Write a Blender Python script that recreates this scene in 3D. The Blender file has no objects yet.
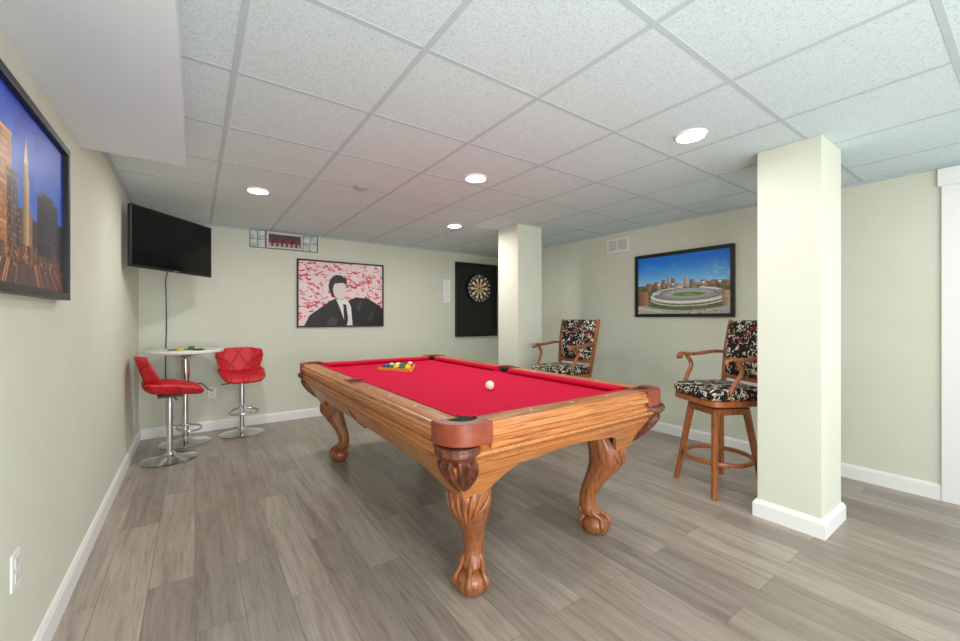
import bpy, bmesh, math, random
import numpy as np
from mathutils import Vector, Matrix
random.seed(4)
rng=np.random.RandomState(7)
S=bpy.context.scene
COL=S.collection
try:
    S.view_settings.view_transform='Standard'
    S.view_settings.look='None'
except Exception as e: print(e)
H=2.35; XL=-.48; XR=4.27; YB=5.49; YF=-1.6

def lin(c):
    return tuple(((v/255.)/12.92 if v/255.<=.04045 else ((v/255.+.055)/1.055)**2.4) for v in c)
def rgba(c): return lin(c)+(1,)

# ---------------- materials
def mat(name,c,rough=.5,metal=0,spec=.5,emit=None,es=0,coat=0):
    m=bpy.data.materials.new(name); m.use_nodes=True
    b=m.node_tree.nodes['Principled BSDF']
    b.inputs['Base Color'].default_value=rgba(c)
    b.inputs['Roughness'].default_value=rough
    b.inputs['Metallic'].default_value=metal
    b.inputs['Specular IOR Level'].default_value=spec
    b.inputs['Coat Weight'].default_value=coat
    if emit:
        b.inputs['Emission Color'].default_value=rgba(emit); b.inputs['Emission Strength'].default_value=es
    return m
def N(m,t,**kw):
    n=m.node_tree.nodes.new(t)
    for k,v in kw.items(): setattr(n,k,v)
    return n
def L(m,a,b): m.node_tree.links.new(a,b)
def ramp(m,stops):
    r=N(m,'ShaderNodeValToRGB'); e=r.color_ramp.elements
    while len(e)<len(stops): e.new(.5)
    for i,(p,c) in enumerate(stops):
        e[i].position=p; e[i].color=rgba(c)
    return r
def bump(m,out,strength,dist=.01):
    b=N(m,'ShaderNodeBump'); b.inputs['Strength'].default_value=strength; b.inputs['Distance'].default_value=dist
    L(m,out,b.inputs['Height']); L(m,b.outputs[0],m.node_tree.nodes['Principled BSDF'].inputs['Normal'])
def noisy(name,c1,c2,scale,rough=.6,bs=0,stretch=(1,1,1),p=(.35,.65),coat=0,detail=4):
    m=mat(name,c1,rough,coat=coat); tc=N(m,'ShaderNodeTexCoord'); mp=N(m,'ShaderNodeMapping')
    mp.inputs['Scale'].default_value=stretch; L(m,tc.outputs['Object'],mp.inputs[0])
    n=N(m,'ShaderNodeTexNoise'); n.inputs['Scale'].default_value=scale; n.inputs['Detail'].default_value=detail
    L(m,mp.outputs[0],n.inputs['Vector'])
    r=ramp(m,[(p[0],c1),(p[1],c2)]); L(m,n.outputs['Fac'],r.inputs[0])
    L(m,r.outputs[0],m.node_tree.nodes['Principled BSDF'].inputs['Base Color'])
    if bs: bump(m,n.outputs['Fac'],bs)
    return m
def wood(name,c1,c2,axis='x',rough=.35,scale=6,dk=.74):
    st={'x':(1.6,40,40),'y':(40,1.6,40),'z':(26,26,2)}[axis]
    m=mat(name,c1,rough,coat=.2); b=m.node_tree.nodes['Principled BSDF']
    b.inputs['Coat Roughness'].default_value=.2
    tc=N(m,'ShaderNodeTexCoord'); mp=N(m,'ShaderNodeMapping'); mp.inputs['Scale'].default_value=st
    L(m,tc.outputs['Object'],mp.inputs[0])
    n=N(m,'ShaderNodeTexNoise'); n.inputs['Scale'].default_value=scale*.5; n.inputs['Detail'].default_value=6; n.inputs['Distortion'].default_value=.4
    L(m,mp.outputs[0],n.inputs['Vector'])
    dark=tuple(int(v*dk) for v in c1)
    r=ramp(m,[(.32,dark),(.43,c1),(.54,c2),(.63,c1),(.78,c2)]); L(m,n.outputs['Fac'],r.inputs[0])
    L(m,r.outputs[0],b.inputs['Base Color']); bump(m,n.outputs['Fac'],.04)
    return m

M_wall=noisy('sage_wall_paint',(214,217,200),(217,220,204),3,.8)
M_white=mat('white_trim_paint',(240,240,238),.4)
M_soff=noisy('white_drywall',(214,223,228),(218,227,231),2,.8)
M_chrome=mat('chrome',(215,217,220),.12,1)
M_black=mat('black_plastic',(14,14,16),.35)
M_blackframe=mat('black_frame_wood',(20,19,19),.4)
M_felt=noisy('red_felt',(198,18,58),(206,24,66),180,.95,.05)
M_felt.node_tree.nodes['Principled BSDF'].inputs['Specular IOR Level'].default_value=.12
M_oakx=wood('honey_oak_x',(170,102,50),(196,130,70),'x')
M_oaky=wood('honey_oak_y',(170,102,50),(196,130,70),'y')
M_oakz=wood('carved_oak',(134,76,42),(158,96,54),'z')
M_oakd=noisy('carved_dark_wood',(70,30,20),(116,60,36),34,.4,.8)
M_leather=noisy('brown_leather',(124,50,28),(142,64,36),22,.42,.15)
M_ch=wood('cherry_wood',(142,80,42),(166,98,52),'z')
M_rack=wood('light_wood',(220,150,66),(232,172,90),'x')
M_hole=mat('dark_pocket',(10,8,8),.9)
M_whitelam=mat('white_laminate',(236,236,232),.3)

# floor
M_floor=mat('vinyl_plank_floor',(150,140,130),.3)
def floor_mat(m):
    b=m.node_tree.nodes['Principled BSDF']
    tc=N(m,'ShaderNodeTexCoord'); sp=N(m,'ShaderNodeSeparateXYZ'); L(m,tc.outputs['Object'],sp.inputs[0])
    cb=N(m,'ShaderNodeCombineXYZ'); L(m,sp.outputs['Y'],cb.inputs['X']); L(m,sp.outputs['X'],cb.inputs['Y'])
    br=N(m,'ShaderNodeTexBrick'); br.offset=.37; br.offset_frequency=2; br.squash=1
    br.inputs['Scale'].default_value=1; br.inputs['Brick Width'].default_value=1.22; br.inputs['Row Height'].default_value=.18
    br.inputs['Mortar Size'].default_value=.0012; br.inputs['Mortar Smooth'].default_value=.2
    br.inputs['Color1'].default_value=(0,0,0,1); br.inputs['Color2'].default_value=(1,1,1,1); br.inputs['Mortar'].default_value=(.5,.5,.5,1)
    L(m,cb.outputs[0],br.inputs['Vector'])
    mp=N(m,'ShaderNodeMapping'); mp.inputs['Scale'].default_value=(17,1.1,1)
    va=N(m,'ShaderNodeVectorMath',operation='ADD'); sc=N(m,'ShaderNodeVectorMath',operation='SCALE'); sc.inputs['Scale'].default_value=7
    L(m,br.outputs['Color'],sc.inputs[0]); L(m,tc.outputs['Object'],va.inputs[0]); L(m,sc.outputs[0],va.inputs[1])
    L(m,va.outputs[0],mp.inputs[0])
    n=N(m,'ShaderNodeTexNoise'); n.inputs['Scale'].default_value=1.3; n.inputs['Detail'].default_value=8; n.inputs['Roughness'].default_value=.62; n.inputs['Distortion'].default_value=.6
    L(m,mp.outputs[0],n.inputs['Vector'])
    mp2=N(m,'ShaderNodeMapping'); mp2.inputs['Scale'].default_value=(90,5,1); L(m,va.outputs[0],mp2.inputs[0])
    n2=N(m,'ShaderNodeTexNoise'); n2.inputs['Scale'].default_value=1.2; n2.inputs['Detail'].default_value=3; L(m,mp2.outputs[0],n2.inputs['Vector'])
    r=ramp(m,[(.26,(140,128,118)),(.42,(163,152,142)),(.58,(176,165,155)),(.76,(192,182,172))]); L(m,n.outputs['Fac'],r.inputs[0])
    r2=ramp(m,[(0,(214,211,208)),(1,(255,254,252))]); L(m,br.outputs['Color'],r2.inputs[0])
    r3=ramp(m,[(.32,(232,229,226)),(.5,(255,255,255))]); L(m,n2.outputs['Fac'],r3.inputs[0])
    mx=N(m,'ShaderNodeMix',data_type='RGBA',blend_type='MULTIPLY'); mx.inputs[0].default_value=1
    L(m,r.outputs[0],mx.inputs[6]); L(m,r2.outputs[0],mx.inputs[7])
    mx3=N(m,'ShaderNodeMix',data_type='RGBA',blend_type='MULTIPLY'); mx3.inputs[0].default_value=1
    L(m,mx.outputs[2],mx3.inputs[6]); L(m,r3.outputs[0],mx3.inputs[7])
    mx2=N(m,'ShaderNodeMix',data_type='RGBA'); L(m,br.outputs['Fac'],mx2.inputs[0]); L(m,mx3.outputs[2],mx2.inputs[6]); mx2.inputs[7].default_value=rgba((104,94,86))
    L(m,mx2.outputs[2],b.inputs['Base Color']); bump(m,n.outputs['Fac'],.03)
floor_mat(M_floor)
# ceiling tile
M_tile=mat('mineral_ceiling_tile',(225,225,226),.9)
def tile_mat(m):
    b=m.node_tree.nodes['Principled BSDF']; tc=N(m,'ShaderNodeTexCoord')
    n=N(m,'ShaderNodeTexNoise'); n.inputs['Scale'].default_value=150; n.inputs['Detail'].default_value=2; n.inputs['Roughness'].default_value=.6
    L(m,tc.outputs['Object'],n.inputs['Vector'])
    r=ramp(m,[(.32,(182,196,200)),(.44,(205,220,223)),(.6,(212,227,230))]); L(m,n.outputs['Fac'],r.inputs[0])
    L(m,r.outputs[0],b.inputs['Base Color'])
tile_mat(M_tile)
M_grid=mat('ceiling_grid_metal',(186,199,203),.9,spec=.1)
# upholstery
M_uph=mat('patterned_upholstery',(20,18,18),.85)
def uph(m):
    b=m.node_tree.nodes['Principled BSDF']; tc=N(m,'ShaderNodeTexCoord')
    n=N(m,'ShaderNodeTexNoise'); n.inputs['Scale'].default_value=30; n.inputs['Detail'].default_value=2.0; n.inputs['Distortion'].default_value=1.0
    L(m,tc.outputs['Object'],n.inputs['Vector'])
    v=N(m,'ShaderNodeTexVoronoi'); v.inputs['Scale'].default_value=22; L(m,tc.outputs['Object'],v.inputs['Vector'])
    rc=ramp(m,[(0,(226,216,196)),(.48,(236,230,218)),(.64,(176,40,34)),(.80,(216,196,164)),(.92,(190,146,84))]); rc.color_ramp.interpolation='CONSTANT'
    sp=N(m,'ShaderNodeSeparateColor'); L(m,v.outputs['Color'],sp.inputs[0]); L(m,sp.outputs[0],rc.inputs[0])
    rm=ramp(m,[(0,(0,0,0)),(.54,(0,0,0)),(.55,(255,255,255)),(.62,(255,255,255)),(.63,(0,0,0))]); L(m,n.outputs['Fac'],rm.inputs[0])
    mx=N(m,'ShaderNodeMix',data_type='RGBA'); L(m,rm.outputs[0],mx.inputs[0]); mx.inputs[6].default_value=rgba((16,14,14)); L(m,rc.outputs[0],mx.inputs[7])
    L(m,mx.outputs[2],b.inputs['Base Color'])
uph(M_uph)
# red quilted leather
M_red=mat('red_faux_leather',(206,22,34),.5,coat=.05)
def quilt(m):
    b=m.node_tree.nodes['Principled BSDF']; tc=N(m,'ShaderNodeTexCoord'); s=N(m,'ShaderNodeSeparateXYZ'); L(m,tc.outputs['Object'],s.inputs[0])
    def mth(op,a,bb=None):
        n=N(m,'ShaderNodeMath',operation=op)
        for i,q in enumerate((a,bb)):
            if q is None: continue
            if isinstance(q,(int,float)): n.inputs[i].default_value=q
            else: L(m,q,n.inputs[i])
        return n.outputs[0]
    xz=mth('ADD',s.outputs['X'],s.outputs['Z'])
    a=mth('MULTIPLY',mth('ADD',xz,s.outputs['Y']),6.0); c=mth('MULTIPLY',mth('SUBTRACT',xz,s.outputs['Y']),6.0)
    d=mth('MINIMUM',mth('PINGPONG',a,.5),mth('PINGPONG',c,.5))
    r=ramp(m,[(0,(140,10,22)),(.05,(210,26,40))]); L(m,d,r.inputs[0]); L(m,r.outputs[0],b.inputs['Base Color'])
    r2=ramp(m,[(0,(0,0,0)),(.10,(255,255,255))]); L(m,d,r2.inputs[0]); bump(m,r2.outputs[0],.5,.01)
quilt(M_red)
def vcol_mat(name,rough=.35):
    m=mat(name,(200,200,200),rough); a=N(m,'ShaderNodeVertexColor'); a.layer_name='Col'
    L(m,a.outputs[0],m.node_tree.nodes['Principled BSDF'].inputs['Base Color']); return m
M_print=vcol_mat('printed_artwork',.4)

# ---------------- mesh helpers
def link(o,parent=None):
    COL.objects.link(o)
    if parent: o.parent=parent
    return o
def mesh(name,vs,fs,m,parent=None,smooth=False,bevel=0,sub=0,solid=0,seg=2,auto=False):
    me=bpy.data.meshes.new(name); me.from_pydata([tuple(v) for v in vs],[],fs); me.validate(); me.update()
    bm=bmesh.new(); bm.from_mesh(me); bmesh.ops.recalc_face_normals(bm,faces=bm.faces); bm.to_mesh(me); bm.free()
    if m: me.materials.append(m)
    if smooth or auto:
        for p in me.polygons: p.use_smooth=True
    if auto: me.set_sharp_from_angle(angle=math.radians(38))
    o=link(bpy.data.objects.new(name,me),parent)
    if solid:
        q=o.modifiers.new('Solidify','SOLIDIFY'); q.thickness=solid; q.offset=-1
    if bevel:
        q=o.modifiers.new('Bevel','BEVEL'); q.width=bevel; q.segments=seg; q.limit_method='ANGLE'; q.angle_limit=math.radians(40)
    if sub:
        q=o.modifiers.new('Subsurf','SUBSURF'); q.levels=sub; q.render_levels=sub
    return o
BF=[(0,1,2,3),(7,6,5,4),(0,4,5,1),(1,5,6,2),(2,6,7,3),(3,7,4,0)]
def bv(a,b):
    x0,y0,z0=a;x1,y1,z1=b
    return [(x0,y0,z0),(x1,y0,z0),(x1,y1,z0),(x0,y1,z0),(x0,y0,z1),(x1,y0,z1),(x1,y1,z1),(x0,y1,z1)]
def box(name,a,b,m,parent=None,bevel=0,**k): return mesh(name,bv(a,b),BF,m,parent,bevel=bevel,**k)
def boxes(name,lst,m,parent=None,bevel=0):
    vs=[];fs=[]
    for a,b in lst:
        n=len(vs); vs+=bv(a,b); fs+=[tuple(i+n for i in f) for f in BF]
    return mesh(name,vs,fs,m,parent,bevel=bevel)
def prism_data(poly,z0,z1):
    n=len(poly); vs=[(x,y,z0) for x,y in poly]+[(x,y,z1) for x,y in poly]
    fs=[tuple(range(n))[::-1],tuple(range(n,2*n))]+[(i,(i+1)%n,n+(i+1)%n,n+i) for i in range(n)]
    return vs,fs
def prism(name,poly,z0,z1,m,parent=None,**k):
    vs,fs=prism_data(poly,z0,z1); return mesh(name,vs,fs,m,parent,**k)
def loft(name,rings,m,parent=None,caps=True,closed=False,**k):
    n=len(rings[0]); vs=[p for r in rings for p in r]; fs=[]
    R=len(rings)
    for j in range(R if closed else R-1):
        j2=(j+1)%R
        for i in range(n): fs.append((j*n+i,j*n+(i+1)%n,j2*n+(i+1)%n,j2*n+i))
    if caps and not closed:
        fs.append(tuple(range(n))[::-1]); fs.append(tuple(range((R-1)*n,R*n)))
    return mesh(name,vs,fs,m,parent,**k)
def revolve(name,prof,m,parent=None,c=(0,0),n=32,**k):
    rings=[[(c[0]+r*math.cos(2*math.pi*i/n),c[1]+r*math.sin(2*math.pi*i/n),z) for i in range(n)] for r,z in prof]
    k.setdefault('auto',True)
    return loft(name,rings,m,parent,**k)
def catmull(pts,s=6,closed=False):
    P=[Vector(p) for p in pts]; out=[]; n=len(P)
    rngi=range(n if closed else n-1)
    for i in rngi:
        if closed: a,b,c,d=P[i-1],P[i],P[(i+1)%n],P[(i+2)%n]
        else: a,b,c,d=P[max(i-1,0)],P[i],P[i+1],P[min(i+2,n-1)]
        for j in range(s):
            t=j/s; out.append(.5*((2*b)+(c-a)*t+(2*a-5*b+4*c-d)*t*t+(3*b-a-3*c+d)*t**3))
    if not closed: out.append(P[-1])
    return out
def tube(name,pts,r,m,parent=None,n=10,closed=False,sec=None,s=6,smooth_path=True,**k):
    P=catmull(pts,s,closed) if smooth_path else [Vector(p) for p in pts]
    rings=[]; up=None; R=len(P)
    for i,p in enumerate(P):
        t=(P[(i+1)%R]-P[i-1]) if closed else (P[min(i+1,R-1)]-P[max(i-1,0)])
        t.normalize()
        if up is None:
            up=Vector((0,0,1)) if abs(t.z)<.9 else Vector((1,0,0))
        side=t.cross(up)
        if side.length<1e-4: side=t.cross(Vector((0,1,0)))
        side.normalize(); up=side.cross(t).normalized()
        rr=r(i/(R-1)) if callable(r) else r
        ring=[]
        for q in range(n):
            a=2*math.pi*(q+.5)/n
            cx,cy=math.cos(a),math.sin(a)
            if sec:
                w,hh=sec; e=.45
                cx=math.copysign(abs(cx)**e,cx)*w; cy=math.copysign(abs(cy)**e,cy)*hh
                ring.append(p+side*cx*rr+up*cy*rr)
            else: ring.append(p+side*cx*rr+up*cy*rr)
        rings.append(ring)
    k.setdefault('auto',True)
    return loft(name,rings,m,parent,closed=closed,**k)
def empty(name,loc,label,cat,rot=0,group=None):
    o=bpy.data.objects.new(name,None); o.location=loc; o.rotation_euler=(0,0,rot); o.empty_display_size=.1; COL.objects.link(o)
    o['label']=label; o['category']=cat
    if group:o['group']=group
    return o
def tag(o,label,cat,group=None):
    o['label']=label; o['category']=cat
    if group:o['group']=group
    return o
def st(o): o['kind']='structure'; return o
def art(name,img,origin,right,up,w,h,parent):
    Hh,Ww,_=img.shape
    o=Vector(origin);r=Vector(right);u=Vector(up)
    vs=[o+r*(w*i/Ww)+u*(h*(1-j/Hh)) for j in range(Hh+1) for i in range(Ww+1)]
    fs=[(j*(Ww+1)+i,(j+1)*(Ww+1)+i,(j+1)*(Ww+1)+i+1,j*(Ww+1)+i+1) for j in range(Hh) for i in range(Ww)]
    me=bpy.data.meshes.new(name); me.from_pydata([tuple(v) for v in vs],[],fs); me.update()
    a=me.color_attributes.new('Col','FLOAT_COLOR','CORNER')
    c=np.clip(img,0,255)/255.; c=np.where(c<=.04045,c/12.92,((c+.055)/1.055)**2.4)
    c=np.concatenate([c,np.ones((Hh,Ww,1))],2).reshape(-1,1,4).repeat(4,1).reshape(-1)
    a.data.foreach_set('color',c.astype(np.float32))
    me.materials.append(M_print)
    return link(bpy.data.objects.new(name,me),parent)
def fillpoly(img,poly,col):
    Hh,Ww,_=img.shape
    yy,xx=np.mgrid[0:Hh,0:Ww]; u=(xx+.5)/Ww; v=1-(yy+.5)/Hh
    ins=np.zeros(u.shape,bool); n=len(poly)
    for i in range(n):
        x1,y1=poly[i];x2,y2=poly[(i+1)%n]
        if y1==y2: continue
        c=((y1>v)!=(y2>v))&(u<(x2-x1)*(v-y1)/(y2-y1)+x1); ins^=c
    if col is not None: img[ins]=col
    return ins
def rect(img,x0,y0,x1,y1,c): return fillpoly(img,[(x0,y0),(x1,y0),(x1,y1),(x0,y1)],c)
def stroke(img,pts,wd,c,asp=1):
    Hh,Ww,_=img.shape
    yy,xx=np.mgrid[0:Hh,0:Ww]; u=(xx+.5)/Ww*asp; v=1-(yy+.5)/Hh
    for (x1,y1),(x2,y2) in zip(pts[:-1],pts[1:]):
        x1*=asp;x2*=asp
        dx,dy=x2-x1,y2-y1; q=dx*dx+dy*dy+1e-9
        t=np.clip(((u-x1)*dx+(v-y1)*dy)/q,0,1); d=np.hypot(u-x1-t*dx,v-y1-t*dy)
        img[d<wd/2]=c
def ell(img,cx,cy,rx,ry,c):
    Hh,Ww,_=img.shape
    yy,xx=np.mgrid[0:Hh,0:Ww]; u=(xx+.5)/Ww; v=1-(yy+.5)/Hh
    k=((u-cx)/rx)**2+((v-cy)/ry)**2<1; img[k]=c; return k
def blur(img,n=1):
    for _ in range(n):
        p=np.pad(img,((1,1),(1,1),(0,0)),'edge')
        img=(p[1:-1,1:-1]*2+p[:-2,1:-1]+p[2:,1:-1]+p[1:-1,:-2]+p[1:-1,2:])/6
    return img
def grain(img,a):
    g=rng.rand(*img.shape[:2]); g2=np.kron(rng.rand(img.shape[0]//3+1,img.shape[1]//3+1),np.ones((3,3)))[:img.shape[0],:img.shape[1]]
    return img+((g+g2-1)*a)[:,:,None]

# ---------------- room shell
T=.12
st(box('floor',(XL-T,YF,-.1),(XR+T,YB+T,0),M_floor))
st(box('ceiling',(XL-T,YF,H),(XR+T,YB+T,H+.1),M_tile))
st(box('wall_left',(XL-T,YF,0),(XL,YB+T,H),M_wall))
st(box('wall_right',(XR,YF,0),(XR+T,YB+T,H),M_wall))
WX0,WX1,WZ0=.53,1.31,2.13
st(boxes('wall_back',[((XL,YB,0),(XR,YB+T,WZ0)),((XL,YB,WZ0),(WX0,YB+T,H)),((WX1,YB,WZ0),(XR,YB+T,H))],M_wall))
bh=.11;bt=.016
def bprof(name,p0,p1,nrm):
    p0=Vector(p0+(0,));p1=Vector(p1+(0,));n=Vector(nrm+(0,))
    pr=[(0,0),(bt,0),(bt,bh-.02),(bt*.5,bh),(0,bh)]
    vs=[p0+n*a+Vector((0,0,z)) for a,z in pr]+[p1+n*a+Vector((0,0,z)) for a,z in pr]
    k=5; fs=[tuple(range(k)),tuple(range(k,2*k))[::-1]]+[(i,(i+1)%k,k+(i+1)%k,k+i) for i in range(k)]
    return st(mesh(name,vs,fs,M_white))
bprof('baseboard_left',(XL,YF),(XL,YB),(1,0))
bprof('baseboard_back',(XL,YB),(XR,YB),(0,-1))
bprof('baseboard_right',(XR,.408),(XR,YB),(-1,0))
w=.0115
bars=[]
x=1.36-.61*3
while x<XR:
    if x>XL: bars.append(((x-w,YF,H-.002),(x+w,YB,H)))
    x+=.61
y=1.425-.61*4
while y<YB:
    bars.append(((XL,y-w,H-.0017),(XR,y+w,H))); y+=.61
st(boxes('trim_1',bars,M_grid))
st(boxes('trim_2',[((XL,YF,H-.02),(XL+.016,YB,H)),((XL,YB-.016,H-.02),(WX0,YB,H)),((WX1,YB-.016,H-.02),(XR,YB,H)),((XR-.016,YF,H-.02),(XR,YB,H))],M_grid))
st(box('ceiling_soffit',(XL,YF,2.16),(-.045,2.88,H),M_soff))
def column(i,x0,y0,x1,y1):
    o=st(box('wall_column_%s'%i,(x0,y0,0),(x1,y1,H),M_wall,bevel=.004))
    rings=[]
    for off,z in ((bt+.004,0),(bt+.004,bh-.025),(.006,bh),(0,bh)):
        rings.append([(x0-off,y0-off,z),(x1+off,y0-off,z),(x1+off,y1+off,z),(x0-off,y1+off,z)])
    st(loft('baseboard_column_%s'%i,rings,M_white))
column('near',2.97,.74,3.35,1.07)
column('far',2.97,3.43,3.34,3.79)
st(boxes('trim_3',[((XR-.022,.315,0),(XR,.407,2.2)),((XR-.028,-.62,2.2),(XR,.425,2.325)),((XR-.022,-.60,0),(XR,-.51,2.2))],M_white,bevel=.004))
st(boxes('door_1',[((XR-.012,-.51,.01),(XR,.315,2.2))],M_white))
M_glass=noisy('glass_block',(170,194,190),(228,238,234),14,.12,.6)
st(boxes('window_1',[((.537,YB+.02,2.14),(.615,YB+.10,2.235)),((.619,YB+.02,2.14),(.70,YB+.10,2.235)),((.537,YB+.02,2.239),(.615,YB+.10,2.345)),((.619,YB+.02,2.239),(.70,YB+.10,2.345)),
 ((1.135,YB+.02,2.14),(1.215,YB+.10,2.235)),((1.219,YB+.02,2.14),(1.303,YB+.10,2.235)),((1.135,YB+.02,2.239),(1.215,YB+.10,2.345)),((1.219,YB+.02,2.239),(1.303,YB+.10,2.345))],M_glass,bevel=.008))
st(boxes('window_2',[((.71,YB-.005,2.14),(1.125,YB+.06,2.165)),((.71,YB-.005,2.315),(1.125,YB+.06,2.345)),((.71,YB-.005,2.165),(.735,YB+.06,2.315)),((1.10,YB-.005,2.165),(1.125,YB+.06,2.315))],mat('vent_frame',(205,206,200),.4),bevel=.003))
img=np.zeros((20,60,3)); img[:]=(120,48,50)
yy,xx=np.mgrid[0:20,0:60]
img[(xx+yy)%17<6]=(80,40,44); img[(yy<6)]=(70,68,74); img[(yy>13)&(xx%9<5)]=(180,172,166)
st(art('window_pane',img,(.735,YB+.02,2.165),(1,0,0),(0,0,1),.365,.15,None))
st(box('wall_mortar',(WX0,YB+.08,WZ0),(WX1,YB+T,H),mat('mortar',(190,192,186),.9)))
g=empty('air_vent',(XR,3.05,2.18),'white metal wall vent grille near the ceiling','air vent')
boxes('vent_frame',[((-.012,-.15,-.085),(0,.15,-.068)),((-.012,-.15,.068),(0,.15,.085)),((-.012,-.15,-.068),(0,-.133,.068)),((-.012,.133,-.068),(0,.15,.068)),((-.012,-.006,-.068),(0,.006,.068))],M_white,g)
boxes('vent_slats',[((-.010,-.133,-.066+i*.02),(0,.133,-.052+i*.02)) for i in range(7)],mat('vent_slats',(228,228,226),.5),g)
box('vent_recess',(-.002,-.133,-.068),(0,.133,.068),mat('vent_dark',(120,120,120),.8),g)
def outlet(loc,rot,label):
    g=empty('electrical_outlet',loc,label,'outlet',rot)
    box('cover_plate',(-.006,-.038,-.06),(0,.038,.06),M_white,g,bevel=.003)
    for z in (.008,-.04): box('socket',(-.009,-.017,z),(-.006,.017,z+.032),mat('socket_white',(215,215,212),.4),g,bevel=.002)
    return g
outlet((XL,1.94,.46),math.pi,'white electrical outlet low on the sage wall')
outlet((.16,YB,.43),math.pi/2,'white electrical outlet with black cord plugged in')
g=empty('smoke_detector',(1.1,3.22,H-.002),'small round grey sprinkler cover on ceiling tile','smoke detector')
revolve('detector_body',[(.058,0),(.058,-.012),(.045,-.022),(.012,-.024)],mat('grey_plastic',(170,172,176),.5),g,n=28)

# ---------------- lights
M_emit=mat('lamp_lens',(255,255,250),.5,emit=(255,252,244),es=22)
def canlight(x,y,power):
    g=empty('recessed_light',(x,y,H),'round white recessed downlight, switched on','ceiling light',group='recessed ceiling downlights')
    revolve('light_trim',[(.074,-.002),(.075,-.014),(.084,-.008),(.088,0)],M_white,g,n=36,caps=False)
    revolve('light_lens',[(.001,-.016),(.05,-.0155),(.074,-.0125)],M_emit,g,n=36,caps=False,smooth=True)
    ld=bpy.data.lights.new('downlight','AREA'); ld.shape='DISK'; ld.size=.13; ld.energy=power; ld.color=(1,.985,.96); ld.spread=math.radians(175)
    lo=bpy.data.objects.new('downlight_lamp',ld); lo.location=(0,0,-.024); COL.objects.link(lo); lo.parent=g
canlight(2.36,1.19,6); canlight(1.74,2.50,8.5); canlight(.43,3.80,12.5); canlight(2.44,3.93,14.5)
canlight(.55,.25,7.5); canlight(3.6,-.2,2.5)  # two extra downlights added out of view, only for more light
def area(loc,target,sx,sy,e,col=(1,1,1)):
    ld=bpy.data.lights.new('fill_light','AREA'); ld.shape='RECTANGLE'; ld.size=sx; ld.size_y=sy; ld.energy=e; ld.color=col
    o=bpy.data.objects.new('fill_light',ld); o.location=loc; o.rotation_euler=(Vector(target)-Vector(loc)).to_track_quat('-Z','Y').to_euler(); COL.objects.link(o)
area((.4,-1.1,.9),(1.3,3.6,2.1),1.4,1.0,56,(.95,.985,1))  # unseen soft fill added behind the camera to lift ceiling and walls
W=bpy.data.worlds.new('World'); S.world=W; W.use_nodes=True
W.node_tree.nodes['Background'].inputs[0].default_value=(.98,.99,1,1); W.node_tree.nodes['Background'].inputs[1].default_value=2.25

# ---------------- framed pictures
def frame(g,w,h,bw,depth,right,out,m):
    r=Vector(right);n=Vector(out);u=Vector((0,0,1))
    o=[(-w/2,-h/2),(w/2,-h/2),(w/2,h/2),(-w/2,h/2)]; i_=[(-w/2+bw,-h/2+bw),(w/2-bw,-h/2+bw),(w/2-bw,h/2-bw),(-w/2+bw,h/2-bw)]
    rings=[[r*a+u*b+n*.001 for a,b in o],[r*a+u*b+n*depth for a,b in o],[r*a+u*b+n*depth for a,b in i_],[r*a+u*b+n*(depth*.45) for a,b in i_],[r*a+u*b+n*.001 for a,b in i_]]
    return loft('frame',rings,m,g,closed=True,bevel=.003)
def picture(name,loc,w,h,bw,depth,right,out,img,label,cat='picture',fm=None):
    g=empty(name,loc,label,cat)
    frame(g,w,h,bw,depth,right,out,fm or M_blackframe)
    r=Vector(right);n=Vector(out)
    art('artwork',img,r*(-w/2+bw)+Vector((0,0,-h/2+bw))+n*(depth*.55),right,(0,0,1),w-2*bw,h-2*bw,g)
    return g
# dusk street picture (left wall)
Hh,Ww=230,350
yy,xx=np.mgrid[0:Hh,0:Ww]; u=(xx+.5)/Ww; v=1-(yy+.5)/Hh
img=np.zeros((Hh,Ww,3))
for k,(a,b) in enumerate(((20,104),(66,160),(190,242))): img[:,:,k]=b+(a-b)*np.clip(v*1.1-.1,0,1)**.8
def soft(n_,s_):
    a=np.kron(rng.rand(Hh//s_+2,Ww//s_+2),np.ones((s_,s_)))[:Hh,:Ww][:,:,None]
    return blur(a,s_)[:,:,0]
img+=((soft(0,24)-.5)*26)[:,:,None]
def bld(x0,x1,y1,c,lit=None,den=.35,step=(5,6),y0=0):
    m=rect(img,x0,y0,x1,y1,c)
    sh=(.75+.5*(u-x0)/(x1-x0)); img[m]*=np.clip(sh,.7,1.2)[m][:,None]
    if lit is not None:
        k=m&((xx%step[0])<step[0]-2)&((yy%step[1])<step[1]-3)
        rr=np.kron(rng.rand(Hh//step[1]+1,Ww//step[0]+1),np.ones((step[1],step[0])))[:Hh,:Ww]
        kk=k&(rr<den); img[kk]=np.array(lit)*(.55+.45*rng.rand(kk.sum(),1))
bld(0,.40,.78,(150,94,54),(250,198,116),.65,(6,9)); rect(img,0,.77,.40,.79,(226,166,100)); rect(img,0,.50,.40,.512,(226,166,100)); rect(img,0,.30,.40,.312,(236,170,96))
bld(.36,.455,.60,(92,72,72),(226,176,118),.5,(5,7)); bld(.44,.48,.42,(70,58,68),(220,164,104),.5,(5,7))
bld(.48,.60,.44,(124,98,90),(240,198,140),.5,(4,5)); bld(.500,.565,.62,(176,140,104),(246,212,156),.55,(3,5))
bld(.510,.555,.69,(186,150,112),(246,214,160),.5,(3,5))
fillpoly(img,[(.510,.69),(.556,.69),(.545,.76),(.537,.82),(.533,.87),(.529,.82),(.521,.76)],(230,200,150))
bld(.60,.66,.40,(66,58,68),(190,146,104),.35,(4,6)); bld(.655,.92,.575,(50,50,62),(112,104,108),.5,(4,6)); bld(.70,.86,.61,(56,55,66),(120,110,110),.5,(4,6))
rect(img,.655,.30,.92,.306,(120,104,96)); rect(img,.70,.605,.86,.612,(110,100,98))
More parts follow.
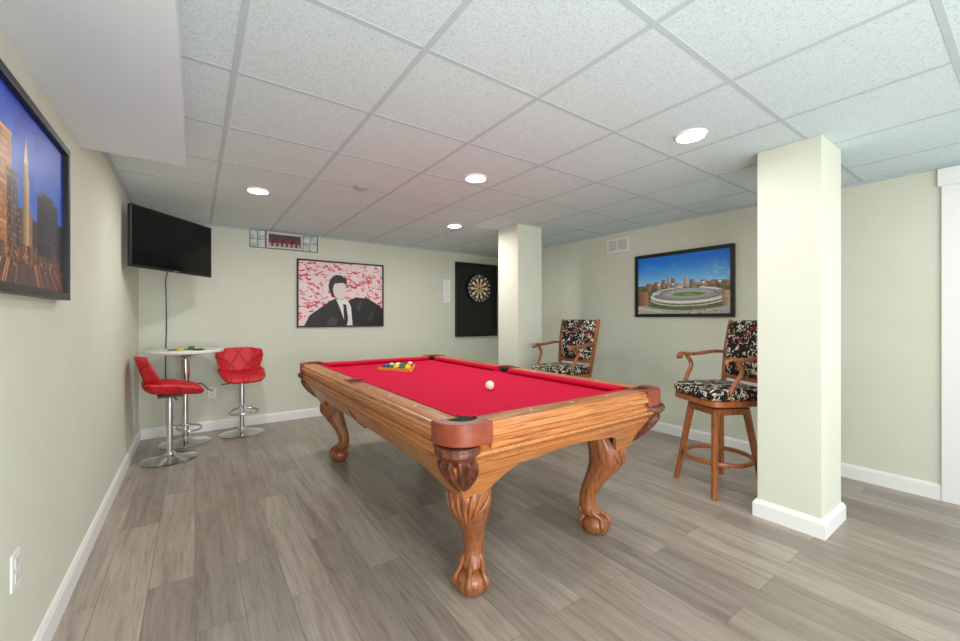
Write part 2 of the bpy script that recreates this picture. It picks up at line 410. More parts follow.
bld(.91,1.0,.47,(44,44,56),(104,92,88),.4,(4,6))
for i in range(16): x0=.0+.06*i; bld(x0,x0+.05,.20+.05*rng.rand(),(96,60,50),(252,186,104),.7,(4,5),.10)
rect(img,0,0,1,.13,(86,56,56))
for i in range(40):
    cx=.05+.9*rng.rand(); stroke(img,[(cx,.13),(cx+.35*(cx-.5),.0)],.005+.006*rng.rand(),[(236,96,56),(252,170,96),(130,70,62),(90,76,110)][rng.randint(4)],1.5)
for i in range(90):
    cx=rng.rand(); cy=.10+rng.rand()*.09; c=[(232,84,56),(252,190,110),(255,232,176),(60,46,50)][rng.randint(4)]
    ell(img,cx,cy,.002+.004*rng.rand(),.003+.006*rng.rand(),c)
img=grain(blur(img,2),7)
picture('framed_picture',(XL,1.925,1.678),1.02,.645,.03,.042,(0,1,0),(1,0,0),img,'black-framed city street photograph at dusk, deep blue sky')
# stadium picture (right wall)
Hh,Ww=190,290
yy,xx=np.mgrid[0:Hh,0:Ww]; u=(xx+.5)/Ww; v=1-(yy+.5)/Hh
img=np.zeros((Hh,Ww,3))
for k,(a,b) in enumerate(((22,150),(122,210),(228,250))): img[:,:,k]=b+(a-b)*np.clip((v-.5)/.4,0,1)
cl=blur((soft(0,20)*.6+soft(0,9)*.4)[:,:,None],8)[:,:,0]; cl=np.clip((cl-.6)*4,0,1)*np.clip((.9-v)*4,0,1)*.5
img=img*(1-cl[:,:,None])+np.array((232,240,248))*cl[:,:,None]
rect(img,0,0,1,.50,(100,112,80))
for i in range(40):
    x0=rng.rand(); wd_=.03+.04*rng.rand(); y1=.49+.05*rng.rand(); c=np.array([(160,116,92),(138,104,88),(184,158,132),(124,120,120),(190,172,154)][rng.randint(5)])
    bld(x0,x0+wd_,y1,c,tuple(c*.75),.6,(3,4),.40)
for x0,x1,y1,c in ((.20,.25,.56,(150,114,94)),(.29,.335,.59,(158,124,100)),(.355,.38,.66,(182,154,122)),(.40,.445,.60,(124,120,128)),(.54,.575,.60,(180,166,150)),(.60,.65,.565,(152,114,94)),(.72,.77,.545,(164,136,112))): bld(x0,x1,y1,c,tuple(np.array(c)*.78),.6,(3,4),.42)
for i in range(320):
    s_=rng.rand(); ell(img,rng.rand(),.12+.33*rng.rand(),.008+.014*s_,.007+.011*s_,[(70,104,50),(92,124,62),(54,84,42),(80,110,56),(150,136,116)][rng.randint(5)])
ell(img,.56,.30,.40,.130,(214,210,200)); ell(img,.565,.325,.375,.105,(124,128,134)); ell(img,.57,.335,.345,.088,(176,178,180))
for i in range(80):
    a=2*math.pi*i/80; stroke(img,[(.575+.26*math.cos(a),.335+.052*math.sin(a)),(.57+.345*math.cos(a),.335+.088*math.sin(a))],.003,(124,128,136),1.5)
ell(img,.59,.325,.18,.034,(100,146,76)); fillpoly(img,[(.52,.322),(.59,.300),(.66,.32),(.59,.336)],(180,150,112))
fillpoly(img,[(.17,.36),(.30,.42),(.52,.455),(.52,.43),(.32,.39),(.20,.32)],(232,230,224)); fillpoly(img,[(.20,.355),(.31,.40),(.50,.435),(.50,.425),(.32,.385)],(90,94,102))
fillpoly(img,[(.95,.36),(.86,.41),(.70,.445),(.70,.425),(.86,.38)],(232,230,224))
for i in range(60):
    a=math.pi+math.pi*i/59; x0=.56+.395*math.cos(a); y0=.29+.120*math.sin(a); rect(img,x0-.003,y0-.05,x0+.003,y0,(240,238,232)); rect(img,x0-.010,y0-.045,x0+.010,y0-.030,(226,218,206)); rect(img,x0-.005,y0-.028,x0+.005,y0-.008,(118,118,124))
stroke(img,[(.56+.395*math.cos(math.pi+math.pi*i/30),.305+.120*math.sin(math.pi+math.pi*i/30)) for i in range(31)],.022,(244,242,236),1.5)
for x0 in (.26,.42,.74,.90): stroke(img,[(x0,.34),(x0,.50)],.005,(226,226,226),1.5); rect(img,x0-.016,.49,x0+.016,.515,(238,238,236))
fillpoly(img,[(0,0),(1,0),(1,.13),(.8,.08),(.55,.05),(.3,.08),(0,.16)],(182,180,176))
fillpoly(img,[(0,.10),(.3,.02),(.34,.03),(0,.12)],(232,222,160))
for i in range(26): x0=rng.rand(); y0=.05*rng.rand(); rect(img,x0,y0,x0+.010,y0+.016,[(180,60,50),(236,236,236),(60,64,80)][rng.randint(3)])
bld(.0,.13,.40,(172,124,98),(130,90,70),.7,(4,6),.14); bld(.92,1.0,.36,(200,170,130),(154,122,92),.6,(4,6),.12)
img=grain(blur(img,1),7)
picture('framed_picture',(XR,2.255,1.648),1.07,.715,.036,.035,(0,-1,0),(-1,0,0),img,'black-framed aerial photograph of a stadium and blue sky')
# pop-art poster (generic abstract stand-in)
Hh,Ww=170,224; asp=Ww/Hh
yy,xx=np.mgrid[0:Hh,0:Ww]
img=np.zeros((Hh,Ww,3)); img[:]=(234,210,212)
for i in range(420):
    x0=rng.rand();y0=.1+.95*rng.rand(); p=[(x0,y0)]
    for k in range(2): p.append((p[-1][0]+rng.uniform(-.04,.04),p[-1][1]+rng.uniform(-.03,.03)))
    stroke(img,p,.008+.012*rng.rand(),[(206,28,50),(220,80,96),(190,20,44),(240,226,226),(206,40,60)][rng.randint(5)],asp)
fillpoly(img,[(.06,0),(.12,.16),(.24,.28),(.36,.40),(.46,.44),(.56,.40),(.66,.46),(.82,.44),(.95,.34),(1,.28),(1,.0)],(16,14,16))
fillpoly(img,[(.42,.42),(.46,.30),(.54,.0),(.62,.0),(.60,.30),(.56,.42)],(228,224,222))
fillpoly(img,[(.505,.34),(.54,.34),(.565,.10),(.55,.0),(.52,.0)],(20,16,18))
ell(img,.44,.62,.105,.19,(20,16,18)); ell(img,.465,.57,.080,.15,(222,212,208))
fillpoly(img,[(.36,.66),(.38,.78),(.48,.81),(.55,.74),(.55,.68),(.46,.68)],(18,15,17))
fillpoly(img,[(.30,.0),(.36,.14),(.44,.10),(.42,.0)],(60,56,58)); fillpoly(img,[(.66,.30),(.74,.42),(.70,.20)],(60,56,58)); fillpoly(img,[(.80,.10),(.90,.26),(.86,.06)],(52,48,50))
picture('framed_poster',(1.625,YB,1.598),1.15,.875,.02,.03,(1,0,0),(0,-1,0),img,'black-framed pop-art print, dark-suited figure on red and white','poster')

# ---------------- dartboard
g=empty('dartboard_cabinet',(3.83,YB,1.58),'black dartboard backboard panel mounted on sage wall','dartboard')
box('backboard',(-.415,-.03,-.605),(.41,0,.605),noisy('black_board',(12,12,13),(20,20,22),8,.5),g,bevel=.004)
frame(g,.825,1.21,.035,.05,(1,0,0),(0,-1,0),M_black).location=(-.0025,0,0)
n=80; rad=[0,.008,.018,.10,.112,.165,.178,.228]
vs=[];fs=[];cols=[]
for r in rad[1:]:
    for i in range(n):
        a=2*math.pi*(i-2)/n; vs.append((.015+r*math.sin(a),-.075,.187+r*math.cos(a)))
vs.append((.015,-.075,.187)); ci=len(vs)-1
for i in range(n): fs.append((ci,i,(i+1)%n)); cols.append((210,40,36))
for j in range(len(rad)-2):
    for i in range(n):
        fs.append((j*n+i,(j+1)*n+i,(j+1)*n+(i+1)%n,j*n+(i+1)%n)); k=(i//4)%2
        c={0:(20,120,60),1:None,2:'rg',3:None,4:'rg',5:(16,16,16)}[j]
        if c is None: c=(24,22,22) if k==0 else (255,240,200)
        if c=='rg': c=(214,40,36) if k==0 else (30,140,74)
        cols.append(c)
me=bpy.data.meshes.new('dartboard_face'); me.from_pydata(vs,[],fs); me.update()
a=me.color_attributes.new('Col','FLOAT_COLOR','CORNER')
for p,c in zip(me.polygons,cols):
    for li in p.loop_indices: a.data[li].color=rgba(c)
me.materials.append(M_print); link(bpy.data.objects.new('dartboard_face',me),g)
o=revolve('board_rim',[(.229,-.0),(.229,.042),(.225,.044),(.221,.042)],M_black,g,n=48,caps=False)
o.rotation_euler=(math.pi/2,0,0); o.location=(.015,-.032,.187)
nums=[20,1,18,4,13,6,10,15,2,17,3,19,7,16,8,11,14,9,12,5]
M_num=mat('number_white',(250,250,250),.5)
for i,nn in enumerate(nums):
    cu=bpy.data.curves.new('t','FONT'); cu.body=str(nn); cu.size=.048; cu.offset=.0012; cu.align_x='CENTER'; cu.align_y='CENTER'
    to=bpy.data.objects.new('t',cu); COL.objects.link(to)
    bpy.context.view_layer.update()
    mm=to.to_mesh(); a=2*math.pi*i/20; vs=[];fs=[]
    for q in mm.vertices: vs.append((.015+.204*math.sin(a)+q.co.x,-.0765,.187+.204*math.cos(a)+q.co.y))
    for p in mm.polygons: fs.append(tuple(t for t in p.vertices))
    to.to_mesh_clear(); bpy.data.objects.remove(to)
    mesh('board_number',vs,fs,M_num,g)
g=empty('wall_notice',(3.26,YB,1.71),'small white sheet of paper fixed to the wall','notice')
box('paper_sheet',(-.06,-.004,-.18),(.06,0,.18),mat('paper_white',(250,250,248),.7),g)
boxes('printed_lines',[((-.045,-.0045,.15-i*.03),(.02+.02*(i%3),-.004,.154-i*.03)) for i in range(11)],mat('ink',(150,150,150),.8),g)

# ---------------- TV
ang=math.atan2(.725,.56)
g=empty('television',(-.14,4.5925,1.695),'black flat-screen television on wall arm bracket','television',ang)
box('tv_body',(-.457,0,0),(.457,.03,.51),M_black,g,bevel=.006)
box('back_housing',(-.32,.03,.08),(.32,.07,.40),M_black,g,bevel=.012)
Ms=mat('tv_screen',(8,8,10),.12,spec=.35); box('screen',(-.443,-.002,.02),(.443,.001,.495),Ms,g)
box('tv_logo',(-.03,-.003,.006),(.03,0,.013),mat('logo_grey',(120,120,124),.4),g)
g2=empty('tv_bracket',(XL,4.97,1.93),'black articulated wall bracket holding the television','bracket')
box('wall_plate',(0,-.05,-.12),(.02,.05,.12),M_black,g2,bevel=.004)
tb=Vector((-.14,4.5925,0))+Matrix.Rotation(ang,3,'Z')@Vector((0,.085,0))-Vector((XL,4.97,0))
tube('bracket_arm',[(.02,0,0),(.13,.16,0)],.018,M_black,g2,smooth_path=False)
tube('bracket_arm',[(.13,.16,0),(tb.x,tb.y,0)],.018,M_black,g2,smooth_path=False)
o=box('mount_head',(-.1,-.012,-.1),(.1,.012,.1),M_black,g2,bevel=.003); o.location=(tb.x,tb.y,0); o.rotation_euler=(0,0,ang)
o=tube('power_cord',[(-.20,4.80,1.80),(-.25,5.3,1.66),(-.255,5.475,1.6),(-.25,5.478,1.2),(-.255,5.478,.95),(-.25,5.477,.6),(-.16,5.476,.45),(-.02,5.47,.52),(.05,5.46,.55),(.12,5.465,.48),(.16,5.475,.45)],.005,M_black,n=8)
tag(o,'thin black power cord hanging down the wall','power cord')

# ---------------- bar table
g=empty('bar_table',(-.08,5.09,0),'round white pedestal bar table with chrome column','table')
revolve('table_top',[(.001,.925),(.31,.925),(.332,.932),(.336,.95),(.33,.958),(.001,.958)],M_whitelam,g,n=56)
revolve('column',[(.03,.03),(.03,.60),(.036,.60),(.036,.86),(.10,.90),(.12,.925)],M_chrome,g,n=28)
revolve('base',[(.215,0),(.22,.008),(.20,.016),(.08,.03),(.04,.05),(.032,.07)],M_chrome,g,n=48)
def small(name,x,y,pf,m,label,cat):
    o=revolve(name,pf,m,None,n=20); o.location=(x,y,.958); return tag(o,label,cat)
small('tape_roll',-.12,4.98,[(.03,0),(.032,.006),(.032,.026),(.022,.03)],mat('yellow_plastic',(210,200,60),.4),'small yellow-green round item on bar table','tape roll')
small('coaster',.03,4.93,[(.05,0),(.052,.004),(.05,.008),(.02,.008)],mat('dark_coaster',(46,44,48),.6),'dark round coaster on bar table','coaster')
small('knob',-.03,5.08,[(.028,0),(.03,.01),(.026,.03),(.01,.034)],mat('green_plastic',(60,130,70),.4),'small green knob-like item on bar table','knob')
o=tube('short_cable',[(-.22,5.0,.963),(-.1,5.06,.963),(.0,5.0,.963),(.06,5.04,.963)],.005,M_black,n=8); tag(o,'short black cable lying on bar table','cable')

# ---------------- red stools
def copytree(root,loc,rot,label=None):
    r=root.copy(); COL.objects.link(r); r.location=loc; r.rotation_euler=(0,0,rot)
    for c in root.children:
        k=c.copy(); COL.objects.link(k); k.parent=r
    if label: r['label']=label
    return r
def superring(hx,hy,z,e=.55,n=28,cx=0,cy=0):
    out=[]
    for i in range(n):
        a=2*math.pi*i/n; c,s=math.cos(a),math.sin(a)
        out.append((cx+math.copysign(abs(c)**e,c)*hx,cy+math.copysign(abs(s)**e,s)*hy,z))
    return out
g=empty('bar_stool',(-.185,4.58,0),'red quilted bar stool, chrome pedestal, beside sage wall','bar stool',math.radians(6),'red bar stools')
revolve('base',[(.205,0),(.212,.008),(.195,.016),(.09,.03),(.045,.05),(.034,.075)],M_chrome,g,n=48)
revolve('column',[(.024,.06),(.024,.34),(.03,.34),(.03,.52),(.022,.52),(.022,.585)],M_chrome,g,n=24)
tube('footrest',[(.03,0,.30),(.06,.10,.275),(.13,.145,.262),(.21,.10,.26),(.235,0,.26),(.21,-.10,.26),(.13,-.145,.262),(.06,-.10,.275),(.03,0,.30)],.0095,M_chrome,g,n=10)
tube('lever',[(.02,-.03,.575),(.03,-.12,.57),(.035,-.2,.565)],.006,M_black,g,n=8)
box('seat_plate',(-.09,-.09,.572),(.09,.09,.592),M_black,g,bevel=.004)
rs=[]
for hx,hy,z in ((.10,.10,.588),(.17,.17,.596),(.205,.205,.613),(.222,.222,.64),(.215,.215,.660),(.19,.19,.668),(.08,.08,.660)):
    r_=superring(hx,hy,z,.33,32)
    r_=[(x+.025,y*(1-.10*(x>0)*(x/.2)),zz+.045*(abs(y)/.22)**2.5*(1 if x<.05 else .45)-.03*max(0,x/.2)**3+.03*max(0,-x/.2)**2) for x,y,zz in r_]
    rs.append(r_)
loft('seat',rs,M_red,g,auto=True,bevel=.004)
vs=[];fs=[];NU=12;NV=5
for side in (0,1):
    for j in range(NV):
        v=j/(NV-1)
        for i in range(NU+1):
            uu=-1+2*i/NU
            hw=.155+.085*min(1,v*1.5)-.012*max(0,v-.67)/.33
            au=abs(uu)
            y=uu*hw
            xb=-.165-.085*v + .10*max(0,(au-.48)/.52)**1.1*(1-.2*v)
            top=.285-.022*max(0,(au-.5)/.5)
            z=.655+v*top
            if side==0: xb+=.028*(1-.4*v)
            vs.append((xb,y,z))
o_=NV*(NU+1)
for j in range(NV-1):
    for i in range(NU):
        a=j*(NU+1)+i; fs.append((a,a+1,a+NU+2,a+NU+1)); b=a+o_; fs.append((b,b+NU+1,b+NU+2,b+1))
for i in range(NU):
    a=(NV-1)*(NU+1)+i; fs.append((a,a+1,a+1+o_,a+o_)); fs.append((i,i+o_,i+1+o_,i+1))
for j in range(NV-1):
    a=j*(NU+1); fs.append((a,a+NU+1,a+NU+1+o_,a+o_)); b=a+NU; fs.append((b,b+o_,b+NU+1+o_,b+NU+1))
mesh('backrest',vs,fs,M_red,g,auto=True,bevel=.005)
copytree(g,(.425,5.15,0),math.radians(-86),'red quilted bar stool, chrome pedestal, facing into the room')

# ---------------- wooden bar chairs (front = +X local)
g=empty('bar_chair',(3.245,1.43,0),'wooden swivel bar chair with arms and patterned upholstery, behind column','bar chair',math.radians(154),'wooden bar chairs')
def leg(sx,sy):
    P=[(sx*.125,sy*.125,.615),(sx*.14,sy*.14,.50),(sx*.165,sy*.165,.30),(sx*.19,sy*.19,.10),(sx*.205,sy*.205,0)]
    rings=[]
    for (x,y,z) in P:
        h=.023-.006*(1-z/.6); rings.append(superring(h,h,z,.5,12,x,y))
    return loft('leg',rings,M_ch,g,auto=True)
for sx in (1,-1):
    for sy in (1,-1): leg(sx,sy)
ring=[(.225*math.cos(2*math.pi*i/20),.225*math.sin(2*math.pi*i/20),.235) for i in range(20)]
tube('foot_ring',ring,1,M_ch,g,n=12,closed=True,sec=(.012,.015),s=2)
loft('base_apron',[superring(.150,.150,.575,.3),superring(.16,.16,.62,.3),superring(.15,.15,.625,.3)],M_ch,g,auto=True)
revolve('swivel_plate',[(.10,.624),(.10,.646)],M_black,g,n=28)
loft('seat_frame',[superring(.215,.215,.645,.35),superring(.238,.238,.655,.35),superring(.238,.238,.690,.35),superring(.228,.228,.695,.35)],M_ch,g,auto=True)
loft('seat',[superring(.225,.225,.692,.35,32),superring(.245,.245,.71,.38,32),superring(.248,.248,.745,.38,32),superring(.232,.232,.770,.42,32),superring(.18,.18,.782,.5,32),superring(.06,.06,.786,.7,32)],M_uph,g,smooth=True)
for sy in (1,-1):
    tube('back_post',[(-.222,sy*.205,.645),(-.245,sy*.222,.80),(-.276,sy*.236,1.0),(-.308,sy*.242,1.16),(-.326,sy*.243,1.235),(-.332,sy*.238,1.262)],1,M_ch,g,n=12,sec=(.020,.014))
    tube('armrest',[(-.272,sy*.236,1.0),(-.17,sy*.25,1.005),(-.05,sy*.258,.99),(.05,sy*.260,.985),(.11,sy*.254,.992),(.145,sy*.245,.976),(.14,sy*.243,.954)],1,M_ch,g,n=14,sec=(.024,.013))
    tube('arm_support',[(.06,sy*.222,.665),(.10,sy*.235,.74),(.07,sy*.248,.82),(.03,sy*.256,.90),(.07,sy*.258,.978)],1,M_ch,g,n=12,sec=(.012,.016))
tube('lower_rail',[(-.24,.215,.81),(-.258,0,.805),(-.24,-.215,.81)],1,M_ch,g,n=12,sec=(.011,.016))
def padring(sc,dx):
    out=[]
    for i in range(40):
        a=2*math.pi*i/40; c,s=math.cos(a),math.sin(a)
        y=math.copysign(abs(c)**.26,c)*.222*(1-(1-sc)*.7); zz=math.copysign(abs(s)**.26,s)*.222*(1-(1-sc)*.7)
        z=1.040+zz; xx_=-.252-(z-.84)*.16 - .018*(1-(y/.22)**2)
        out.append((xx_+dx,y*(1+.06*(zz/.22)),z))
    return out
loft('backrest',[padring(.90,-.038),padring(1.0,-.024),padring(1.0,.010),padring(.94,.030),padring(.75,.044),padring(.3,.05)],M_uph,g,smooth=True)
copytree(g,(3.20,3.00,0),math.radians(182),'wooden swivel bar chair with arms and patterned upholstery, beside pool table')

# ---------------- pool table
PX,PY=1.5075,2.615; a_,b_=.7375,1.35
g=empty('pool_table',(PX,PY,0),'carved oak pool table with red felt and claw feet','pool table')
prof=[(-.13,.79),(-.13,.860),(-.118,.866),(-.034,.866),(-.018,.862),(-.010,.852),(-.010,.840),(-.002,.836),(0,.826),(0,.812),(-.006,.806),(-.020,.800),(-.020,.784),(-.010,.778),(-.008,.770),(-.014,.755),(-.13,.755)]
def rail(p0,p1,nrm,m,clip=None,name='rail'):
    pr=prof if clip is None else [(max(o,clip),z) for o,z in prof]
    p0=Vector(p0+(0,));p1=Vector(p1+(0,));n=Vector(nrm+(0,)); k=len(pr)
    vs=[p0+n*o+Vector((0,0,z)) for o,z in pr]+[p1+n*o+Vector((0,0,z)) for o,z in pr]
    fs=[tuple(range(k)),tuple(range(k,2*k))[::-1]]+[(i,(i+1)%k,k+(i+1)%k,k+i) for i in range(k)]
    return mesh(name,vs,fs,m,g,auto=True)
cx_=.195; cy_=.150; sp_h=.085
for s in (1,-1):
    rail((-a_+cx_,s*b_),(a_-cx_,s*b_),(0,s),M_oakx)
    rail((s*a_,-b_+cy_),(s*a_,-sp_h),(s,0),M_oaky)
    rail((s*a_,sp_h),(s*a_,b_-cy_),(s,0),M_oaky)
    rail((s*a_,-sp_h),(s*a_,sp_h),(s,0),M_oaky,clip=-.036)
def cushion(p0,p1,nrm,e0,e1):
    p0=Vector(p0+(0,));p1=Vector(p1+(0,));n=Vector(nrm+(0,)); t=(p1-p0).normalized()
    pr=[(0,.825),(0,.8655),(-.012,.8655),(-.046,.860),(-.05,.853),(-.05,.846),(-.030,.825)]
    k=len(pr); vs=[]
    for P,e,sg in ((p0,e0,1),(p1,e1,-1)):
        for o,z in pr: vs.append(P+n*o+t*(sg*e*(-o/.05))+Vector((0,0,z)))
    fs=[tuple(range(k)),tuple(range(k,2*k))[::-1]]+[(i,(i+1)%k,k+(i+1)%k,k+i) for i in range(k)]
    mesh('cushion',vs,fs,M_felt,g,auto=True)
ai=a_-.13; bi=b_-.13; c_=.18
for s in (1,-1):
    cushion((-a_+c_,s*bi),(a_-c_,s*bi),(0,s),.05,.05)
    cushion((s*ai,-b_+c_),(s*ai,-.08),(s,0),.05,.02)
    cushion((s*ai,.08),(s*ai,b_-c_),(s,0),.02,.05)
q=.05
pl=[(ai,-bi+q),(ai,bi-q),(ai-q,bi),(-ai+q,bi),(-ai,bi-q),(-ai,-bi+q),(-ai+q,-bi),(ai-q,-bi)]
prism('playing_surface',pl,.80,.828,M_felt,g)
box('slate',(-a_+.15,-b_+.15,.755),(a_-.15,b_-.15,.80),mat('slate_grey',(90,90,92),.7),g)
def arc(cx,cy,r,a0,a1,n=12): return [(cx+r*math.cos(math.radians(a0+(a1-a0)*i/n)),cy+r*math.sin(math.radians(a0+(a1-a0)*i/n))) for i in range(n+1)]
hc=-.12;hr=.066
a0_=math.degrees(math.asin((-cy_-hc)/hr))
cap=[(-cx_,.003)]+arc(-.115,-.115,.118,90,0,16)+[(0.003,-cy_)]+arc(hc,hc,hr,a0_,150,20)+[(hc-hr,-.10),(hc-hr,-.13),(-cx_,-.13)]
def pocket_drop(cx0,cy0,dx,dy,sc=1,slope=.36):
    rings=[]
    for z,rw in ((.780,.084),(.766,.092),(.750,.090),(.738,.078),(.724,.072),(.706,.078),(.685,.078),(.655,.073),(.625,.062),(.598,.047),(.572,.030),(.548,.010)):
        ins=max(0,(.75-z))*slope
        cx,cy=cx0-dx*ins,cy0-dy*ins; ring=[]; rw*=sc
        for i in range(72):
            th=2*math.pi*i/72; lob=1+(.12*math.cos(12*th) if z<.715 else 0)
            ring.append((cx+rw*lob*math.cos(th),cy+rw*lob*math.sin(th),z))
        rings.append(ring)
    loft('pocket_drop',rings,M_oakd,g,auto=True)
for sx in (1,-1):
    for sy in (1,-1):
        f=lambda p:(sx*(a_+p[0]),sy*(b_+p[1]))
        prism('corner_pocket',[f(p) for p in cap],.784,.872,M_leather,g,bevel=.011,seg=3)
        revolve('pocket_liner',[(.066,.862),(.066,.76),(.055,.66),(.02,.63)],M_hole,g,c=(sx*(a_+hc),sy*(b_+hc)),n=28)
        pocket_drop(sx*(a_-.076),sy*(b_-.076),sx,sy)
for s in (1,-1):
    sc_=[(-.034,-sp_h),(-.034,sp_h),(-.13,sp_h),(-.13,.066)]+arc(-.098,0,.058,118,-118,20)+[(-.13,-.066),(-.13,-sp_h)]
    prism('side_pocket',[(s*(a_+x),y) for x,y in sc_],.790,.872,M_leather,g,bevel=.003)
    revolve('pocket_liner',[(.057,.862),(.057,.76),(.05,.68),(.02,.66)],M_hole,g,c=(s*(a_-.098),0),n=28)
    pocket_drop(s*(a_-.086),0,s,0,.80)
rings=[]
for z,ins in ((.785,.035),(.764,.030),(.757,.022),(.750,.014),(.738,.012),(.728,.018),(.722,.028),(.716,.034),(.70,.036)):
    x,y=a_-ins,b_-ins; k_=.06
    rings.append([(x-k_,y,z),(-x+k_,y,z),(-x,y-k_,z),(-x,-y+k_,z),(-x+k_,-y,z),(x-k_,-y,z),(x,-y+k_,z),(x,y-k_,z)])
loft('cabinet_moulding',rings,M_oaky,g,caps=False,auto=True)
def ss(t): t=max(0,min(1,t)); return t*t*(3-2*t)
def apron(axis,s,m):
    half=a_ if axis=='x' else b_; oth=b_ if axis=='x' else a_
    n=56;nv=5;vs=[];fs=[]
    for j in range(nv+1):
        for i in range(n+1):
            uu=-1+2*i/n; d=1-abs(uu)
            if axis=='x': zb=.505+.135*ss((d-.12)/.42)+.025*ss((d-.5)/.5)
            else: zb=.505+.09*ss((d-.07)/.30)
            z=.70+(zb-.70)*j/nv
            ins=.034+(.70-z)*.66
            al=uu*(half-ins)
            vs.append((al,s*(oth-ins),z) if axis=='x' else (s*(oth-ins),al,z))
    for j in range(nv):
        for i in range(n):
            k=j*(n+1)+i; fs.append((k,k+1,k+n+2,k+n+1))
    o=mesh('apron',vs,fs,m,g)
    me=o.data; want=Vector((0,s,0)) if axis=='x' else Vector((s,0,0))
    if me.polygons[0].normal.dot(want)<0: me.flip_normals()
    md=o.modifiers.new('Solidify','SOLIDIFY'); md.thickness=.025; md.offset=-1
    return o
for s in (1,-1): apron('x',s,M_oakx); apron('y',s,M_oaky)
box('underside',(-.58,-1.14,.675),(.58,1.14,.70),M_oakd,g)
# legs: cabriole with carved knee and claw-and-ball foot
LX,LY=.412,1.025
def pleg(sx,sy):
    base=math.atan2(sy,sx); hx,hy=sx*LX,sy*LY
    P=[(.62,.058,.078),(.57,.070,.086),(.53,.083,.093),(.49,.091,.096),(.45,.091,.093),(.41,.083,.085),(.37,.067,.075),(.32,.044,.063),(.27,.022,.053),(.22,.008,.047),(.18,.004,.044),(.15,.008,.046),(.125,.018,.052),(.105,.028,.050)]
    rings=[]
    def cen(off): return hx+sx*off*.9,hy+sy*off*.9
    for z,off,hs in P:
        cx,cy=cen(off); ring=[]
        for i in range(60):
            th=2*math.pi*i/60; e=.82; c,s=math.cos(th),math.sin(th)
            x=math.copysign(abs(c)**e,c)*hs; y=math.copysign(abs(s)**e,s)*hs
            k=1+(.02*math.cos(12*(th-base)) if z>.34 else 0)
            ring.append((cx+x*k,cy+y*k,z))
        rings.append(ring)
    loft('leg',rings,M_oakz,g,smooth=True)
    def onleg(z,th,extra=.0):
        for (z1,o1,h1),(z2,o2,h2) in zip(P[:-1],P[1:]):
            if z1>=z>=z2:
                t=(z1-z)/(z1-z2); off=o1+(o2-o1)*t; hs=h1+(h2-h1)*t; break
        cx,cy=cen(off); e=.82; c,s=math.cos(th),math.sin(th)
        return (cx+math.copysign(abs(c)**e,c)*hs*(1+extra),cy+math.copysign(abs(s)**e,s)*hs*(1+extra),z)
    rd=math.radians
    for da0,da1,z0,z1,rw in ((0,0,.54,.33,.009),(22,7,.53,.36,.007),(-22,-7,.53,.36,.007),(44,18,.51,.39,.007),(-44,-18,.51,.39,.007),(66,36,.50,.43,.006),(-66,-36,.50,.43,.006)):
        pts=[onleg(z0+(z1-z0)*t,base+rd(da0+(da1-da0)*t**1.4),.02) for t in (0,.25,.5,.75,1)]
        tube('leg_carving',pts,lambda t,rw=rw:.003+rw*math.sin(math.pi*min(1,t*.9+.08)),M_oakz,g,n=8,s=4)
    fx,fy=cen(.040)
    revolve('foot_ball',[(.004,.0),(.040,.001),(.060,.010),(.074,.027),(.080,.050),(.076,.074),(.062,.094),(.038,.108),(.004,.114)],M_oakz,g,c=(fx,fy),n=32,smooth=True)
    for da in (0,68,-68,180):
        th=base+rd(da); ux,uy=math.cos(th),math.sin(th); ax_,ay_=cen(.010)
        pts=[(ax_+ux*.034,ay_+uy*.034,.160),(ax_+ux*.050,ay_+uy*.050,.132),(fx+ux*.062,fy+uy*.062,.104),(fx+ux*.080,fy+uy*.080,.074),(fx+ux*.083,fy+uy*.083,.048),(fx+ux*.076,fy+uy*.076,.028)]
        tube('claw',pts,lambda t:(.011+.004*math.sin(t*math.pi*2.5)**2)*(1 if t<.7 else 1-(t-.7)*2.6),M_oakz,g,n=10,s=5,smooth=True)
for sx in (1,-1):
    for sy in (1,-1): pleg(sx,sy)
M_pearl=mat('pearl_inlay',(236,228,206),.3)
sv=[(.007,0),(0,.010),(-.007,0),(0,-.010)]
def sight(x,y,r):
    pts=[(x+(u_ if not r else v_),y+(v_ if not r else u_)) for u_,v_ in sv]
    prism('rail_sight',pts,.866,.8668,M_pearl,g)
for s in (1,-1):
    for k in (-1,0,1): sight(k*.27,s*(b_-.075),False)
    for k in (-3,-2,-1,1,2,3): sight(s*(a_-.075),k*.30,True)

# balls
def ballmesh(m):
    me=bpy.data.meshes.new('ball'); bm=bmesh.new(); bmesh.ops.create_uvsphere(bm,u_segments=24,v_segments=14,radius=.0285); bm.to_mesh(me); bm.free()
    for p in me.polygons: p.use_smooth=True
    me.materials.append(m); return me
BZ=.828+.0287
def ballmat(name,c,stripe=False):
    m=mat(name,c,.15,coat=.3)
    if stripe:
        tc=N(m,'ShaderNodeTexCoord'); s=N(m,'ShaderNodeSeparateXYZ'); L(m,tc.outputs['Object'],s.inputs[0])
        ab=N(m,'ShaderNodeMath',operation='ABSOLUTE'); L(m,s.outputs['Z'],ab.inputs[0])
        gt=N(m,'ShaderNodeMath',operation='GREATER_THAN'); gt.inputs[1].default_value=.018; L(m,ab.outputs[0],gt.inputs[0])
        mx=N(m,'ShaderNodeMix',data_type='RGBA'); L(m,gt.outputs[0],mx.inputs[0]); mx.inputs[6].default_value=rgba(c); mx.inputs[7].default_value=rgba((240,236,222))
        L(m,mx.outputs[2],m.node_tree.nodes['Principled BSDF'].inputs['Base Color'])
    return m
cs=[('yellow',(250,200,16)),('blue',(16,50,160)),('red',(200,24,24)),('purple',(80,30,110)),('orange',(240,110,16)),('green',(16,120,60)),('maroon',(120,24,34))]
kinds=[(n,c,False) for n,c in cs]+[('black',(16,16,16),False)]+[(n,c,True) for n,c in cs]
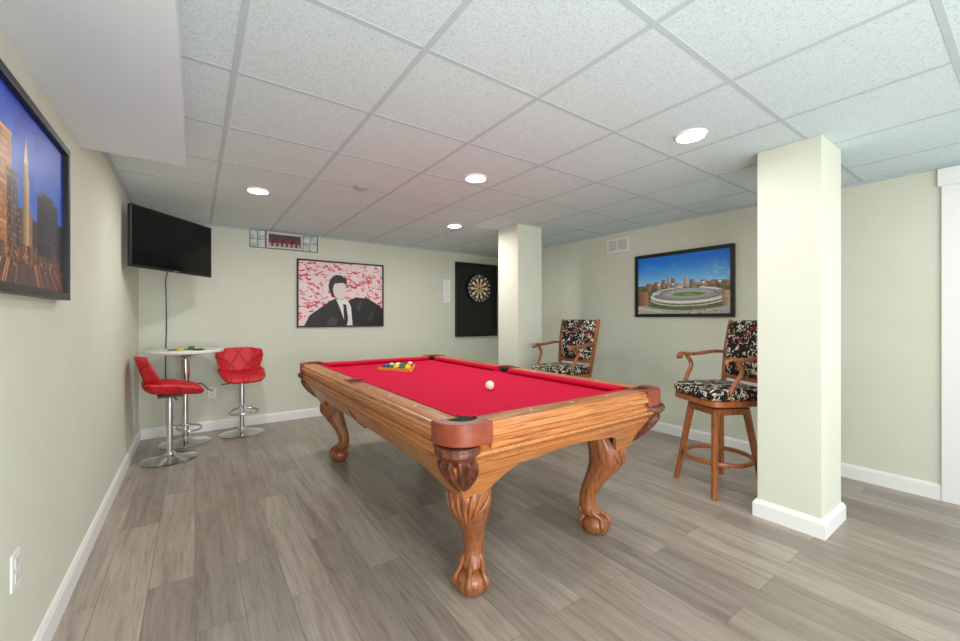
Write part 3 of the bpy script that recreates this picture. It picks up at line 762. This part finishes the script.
order=[0,5,4,8,7,2,13,10,1,14,3,9,11,6,12]
ax,ay=1.475,3.13
k=0
for row in range(5):
    for i in range(row+1):
        n_,c,spp=kinds[order[k]]; k+=1
        o=bpy.data.objects.new('billiard_ball',ballmesh(ballmat('ball_%s_%d'%(n_,spp),c,spp)))
        o.location=(ax+(i-row/2)*.0575,ay+row*.0498,BZ); o.rotation_euler=(rng.uniform(-.5,.5),rng.uniform(-.5,.5),0)
        link(o); tag(o,('%s and white striped billiard ball inside the rack' if spp else 'solid %s billiard ball inside the rack')%n_,'billiard ball','racked billiard balls')
o=bpy.data.objects.new('cue_ball',ballmesh(ballmat('ball_white',(246,240,222)))); o.location=(1.507,2.01,BZ+.001); link(o); tag(o,'white cue ball on the red felt','billiard ball')
def tri(off):
    y0=ay-2*(.031+off); yb=ay+4*.0498+.031+off
    hw=(yb-y0)/math.sqrt(3); return [Vector((ax,y0)),Vector((ax+hw,yb)),Vector((ax-hw,yb))]
def roundtri(P,r):
    out=[]
    for i in range(3):
        p,a0,b0=P[i],P[i-1],P[(i+1)%3]; d0=(a0-p).normalized(); d1=(b0-p).normalized(); t=r*math.sqrt(3)
        s0=p+d0*t;s1=p+d1*t
        for q_ in range(7):
            w_=q_/6; out.append(s0*(1-w_)**2+p*2*w_*(1-w_)+s1*w_**2)
    return out
inn=roundtri(tri(.002),.014);ou=roundtri(tri(.012),.022)
r0=[(p.x,p.y,.829) for p in inn];r1=[(p.x,p.y,.853) for p in inn];r2=[(p.x,p.y,.853) for p in ou];r3=[(p.x,p.y,.829) for p in ou]
o=loft('billiard_rack',[r0,r1,r2,r3],M_rack,None,closed=True); tag(o,'light wooden triangle rack around the billiard balls','ball rack')

# ---------------- camera
cd=bpy.data.cameras.new('Camera'); cam=bpy.data.objects.new('Camera',cd); COL.objects.link(cam)
cd.sensor_width=36; cd.lens=15; cd.clip_start=.05; cd.shift_y=-2.5/960
cam.location=(0,0,1.28); cam.rotation_euler=(math.pi/2,0,-math.atan2(285,400))
S.camera=cam
